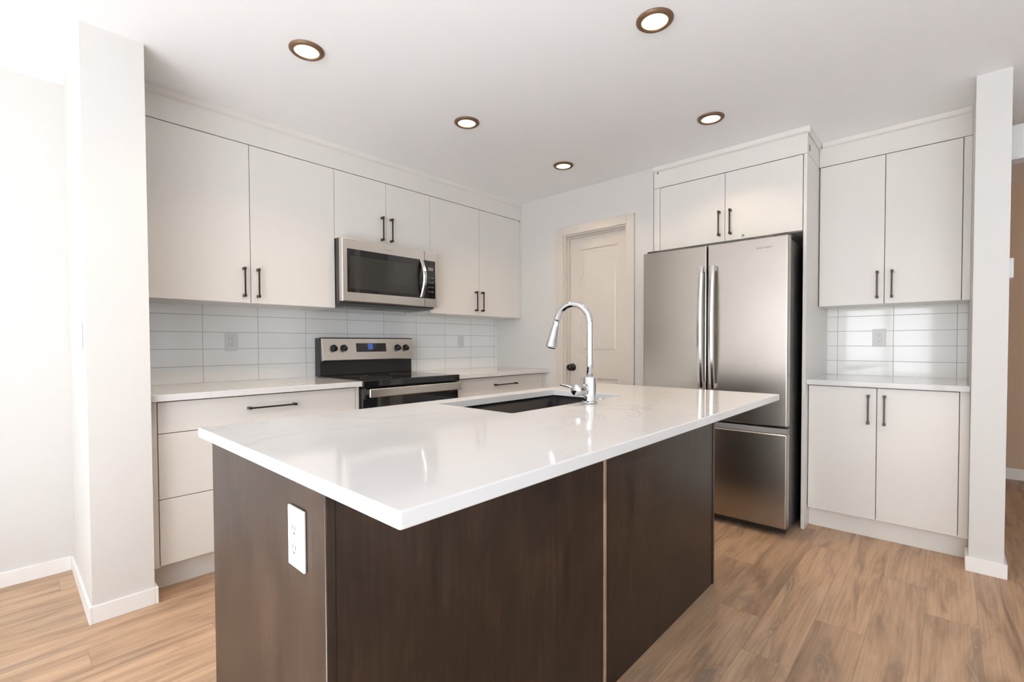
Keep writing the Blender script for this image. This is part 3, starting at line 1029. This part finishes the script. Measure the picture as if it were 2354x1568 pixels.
# ------------------------------------------------------------------ microwave
MX0, MX1, MF = -1.8105, -1.0505, -0.420
mw = thing('microwave_oven', 'stainless over-the-range microwave with black glass door', 'microwave', ((MX0 + MX1) / 2, -0.2, 1.40))
bm = BM()
prism(bm, [(-0.012, 1.400), (-0.012, 1.8205), (-0.374, 1.8205), (-0.374, 1.404), (-0.30, 1.392), (-0.06, 1.392)], 'x', MX0 + 0.001, MX1 - 0.001)
obj('body', bm, DGREY, mw)
obj('vent_filter', bx(MX0 + 0.08, MX0 + 0.32, -0.28, -0.09, 1.3895, 1.3915), MGREY, mw)
obj('vent_filter', bx(MX1 - 0.32, MX1 - 0.08, -0.28, -0.09, 1.3895, 1.3915), MGREY, mw)
bm = BM()
box(bm, MX0 + 0.001, MX1 - 0.001, MF, -0.3745, 1.4125, 1.8205, 0.005, 3)
md = obj('door', bm, STEEL, mw)
GX0, GX1, GZ0, GZ1 = -1.776, -1.071, 1.473, 1.752
obj('glass_panel', bx(GX0, GX1, MF - 0.0012, MF + 0.002, GZ0, GZ1, bev=0.0005), BGLASS, md)
obj('viewing_window', bx(-1.760, -1.224, MF - 0.0018, MF - 0.001, 1.495, 1.707), WGLASS, md)
bm = BM()
box(bm, -1.500, -1.486, MF - 0.0008, MF + 0.001, 1.7805, 1.7835)
box(bm, -1.482, -1.422, MF - 0.0008, MF + 0.001, 1.7795, 1.7825)
obj('badge', bm, EMBLEM, md)['label'] = 'faint grey maker mark, too small to read'
obj('door_seam', bx(-1.1695, -1.1678, MF - 0.0014, MF + 0.001, 1.414, 1.8195), DGREY, md)
obj('control_display', bx(-1.137, -1.092, MF - 0.0017, MF - 0.001, 1.680, 1.702), MGREY, md)
for r_ in range(4):
    bm = BM()
    for c_ in range(3):
        box(bm, -1.134 + c_ * 0.0175, -1.126 + c_ * 0.0175, MF - 0.0016, MF - 0.001, 1.52 + r_ * 0.034, 1.527 + r_ * 0.034)
    obj('keypad_row', bm, MGREY, md)
bm = BM()
path = []
for k in range(17):
    s = k / 16
    z = 1.478 + s * (1.752 - 1.478)
    path.append((math.sin(PI * s), z))
Ws = 0.0155
rows = []
for b_, z in path:
    y = MF - 0.004 - 0.042 * b_
    rows.append([bm.verts.new((-1.196 + dx_, y + dy_, z)) for dx_, dy_ in ((-Ws, 0.002), (-Ws * 0.6, -0.006), (Ws * 0.6, -0.006), (Ws, 0.002), (Ws * 0.6, 0.006), (-Ws * 0.6, 0.006))])
for A, B in zip(rows, rows[1:]):
    for k in range(6):
        bm.faces.new((A[k], A[(k + 1) % 6], B[(k + 1) % 6], B[k]))
bm.faces.new(rows[0][::-1])
bm.faces.new(rows[-1])
for z in (1.488, 1.742):
    box(bm, -1.206, -1.186, MF - 0.012, MF + 0.001, z - 0.008, z + 0.008)
bmesh.ops.recalc_face_normals(bm, faces=bm.faces[:])
obj('door_handle', bm, HSTEEL, md)

# ------------------------------------------------------------------ refrigerator
FXF = -0.237
G1, G2, G3 = -1.683, -2.1225, -2.579
fr = thing('refrigerator', 'stainless french-door refrigerator with bottom freezer drawer', 'refrigerator', (0.2, -2.13, 0))
obj('body', bx(-0.165, 0.60, G3 + 0.006, G1 - 0.006, 0.03, 1.742, bev=0.004), DGREY, fr)
for yy in (G1 - 0.06, G3 + 0.06):
    for xx in (-0.10, 0.50):
        bm = BM()
        lathe(bm, [(0, 0), (0.02, 0), (0.02, 0.031), (0, 0.031)], (xx, yy, 0), 'z', 16)
        obj('foot', bm, BLACK, fr)
obj('base_grille', bx(-0.20, -0.166, G3 + 0.01, G1 - 0.01, 0.022, 0.05), BLACK, fr)


def fdoor(name, ya, yb, z0, z1, label=None):
    bm = BM()
    box(bm, FXF, FXF + 0.066, yb, ya, z0, z1, 0.007, 3)
    return obj(name, bm, FSTEEL, fr)


ld = fdoor('door', G1, G2 + 0.0035, 0.6476, 1.757)
rd = fdoor('door', G2 - 0.0035, G3, 0.6476, 1.757)
fd = fdoor('freezer_drawer', G1, G3, 0.0535, 0.603)
obj('pull_recess', bx(FXF + 0.010, FXF + 0.064, G3 + 0.001, G1 - 0.001, 0.6025, 0.636, bev=0.003), MGREY, fd)['label'] = 'dark grey recessed pull along the drawer top'
obj('door_gasket', bx(FXF + 0.0665, -0.1655, G3 + 0.012, G1 - 0.012, 0.06, 1.74), BLACK, fr)
for yy in (G1 - 0.05, G3 + 0.05):
    obj('hinge_cover', bx(-0.20, -0.09, yy - 0.04, yy + 0.04, 1.7575 if yy > -2 else 1.7575, 1.775, bev=0.004), DGREY, fr)
for dd, yc in ((ld, -2.0955), (rd, -2.1655)):
    bm = BM()
    rows = []
    for k in range(25):
        s = k / 24
        z = 0.850 + s * (1.619 - 0.850)
        bow = math.sin(PI * s) ** 0.8
        x = FXF - 0.030 - 0.026 * bow
        hw = 0.0185
        rows.append([bm.verts.new((x + a, yc + b, z)) for a, b in ((0.004, -hw), (-0.005, -hw * 0.75), (-0.007, 0), (-0.005, hw * 0.75), (0.004, hw), (0.008, hw * 0.6), (0.008, -hw * 0.6))])
    for A, B in zip(rows, rows[1:]):
        for k in range(7):
            f = bm.faces.new((A[k], A[(k + 1) % 7], B[(k + 1) % 7], B[k]))
    bm.faces.new(rows[0][::-1])
    bm.faces.new(rows[-1])
    for z in (0.866, 1.603):
        box(bm, FXF - 0.034, FXF + 0.001, yc - 0.011, yc + 0.011, z - 0.015, z + 0.015, 0.003)
    bmesh.ops.recalc_face_normals(bm, faces=bm.faces[:])
    obj('door_handle', bm, HSTEEL, dd)
bm = BM()                                   # small worn maker's mark: too small to read in the photo
yy = -2.411
for k, w_ in enumerate((0.007, 0.003, 0.007, 0.006, 0, 0.006, 0.003, 0.006, 0.006, 0.006, 0.003)):
    if w_:
        box(bm, FXF - 0.0006, FXF + 0.0005, yy - w_, yy, 1.691, 1.700 if k else 1.701)
    yy -= max(w_, 0.004) + 0.0022
obj('badge', bm, MARK, rd)['label'] = 'small grey maker mark, too small to read'

# ------------------------------------------------------------------ recessed ceiling lamps
def downlight(label, x, y):
    t = thing('recessed_downlight', label, 'ceiling light', (x, y, ZC), 'recessed ceiling lamps over the kitchen')
    bm = BM()
    lathe(bm, [(0.0725, -0.0002), (0.0725, -0.004), (0.066, -0.0105), (0.058, -0.012), (0.0525, -0.0105), (0.0525, -0.0002)], (x, y, ZC), 'z', 56)
    obj('trim_ring', bm, LAMPTRIM, t)['label'] = 'bronze trim ring'
    bm = BM()
    lathe(bm, [(0, -0.0075), (0.03, -0.0075), (0.0522, -0.007), (0.0522, -0.0002)], (x, y, ZC), 'z', 48)
    obj('diffuser', bm, DIFF, t)['label'] = 'glowing warm white lens'
    d = bpy.data.lights.new('lamp_glow', 'AREA')
    d.shape = 'DISK'
    d.size = 0.05
    d.energy = LAMP_W
    d.color = LAMP_COL
    d.spread = math.radians(125)
    o = bpy.data.objects.new('lamp_glow', d)
    COL.objects.link(o)
    o.parent = t
    o.location = (0, 0, -0.0135)


downlight('glowing ceiling lamp above the left upper cabinets', -2.3523, -1.1693)
downlight('largest, topmost ceiling lamp, nearest the photographer', -1.4895, -2.3757)
downlight('glowing ceiling lamp in front of the microwave cabinet', -1.4225, -1.1759)
downlight('glowing ceiling lamp in front of the refrigerator cabinet', -0.5009, -2.237)
downlight('smallest ceiling lamp, in front of the pantry door', -0.501, -1.1882)

# ------------------------------------------------------------------ green tape dots left by the fitters
def dot(label, c, facing):
    bm = BM()
    x, y, z = c
    r = 0.0075
    if facing == '-y':
        box(bm, x - r, x + r, y - 0.0012, y - 0.0002, z - r, z + r)
    elif facing == '-x':
        box(bm, x - 0.0012, x - 0.0002, y - r, y + r, z - r, z + r)
    tag(obj('tape_dot', bm, TAPE, None, c), label, 'tape', 'small green tape dots on the cabinets')


dot('small green tape dot at the corner cabinet top right', (-0.024, DU, 2.262), '-y')
dot('small green tape dot at the left end of the refrigerator fascia', (PX, -1.672, 2.384), '-x')
dot('small green tape dot below the refrigerator cabinet handles', (PX, -2.262, 1.837), '-x')
bm = BM()
box(bm, 0.055, 0.075, PY1 - 0.0022, PY1 - 0.0011, 2.30, 2.335)
tag(obj('tape_dot', bm, TAPE, None, (0.065, PY1 - 0.0015, 2.315)), 'green tape strip on the step beside the refrigerator fascia', 'tape', 'small green tape dots on the cabinets')
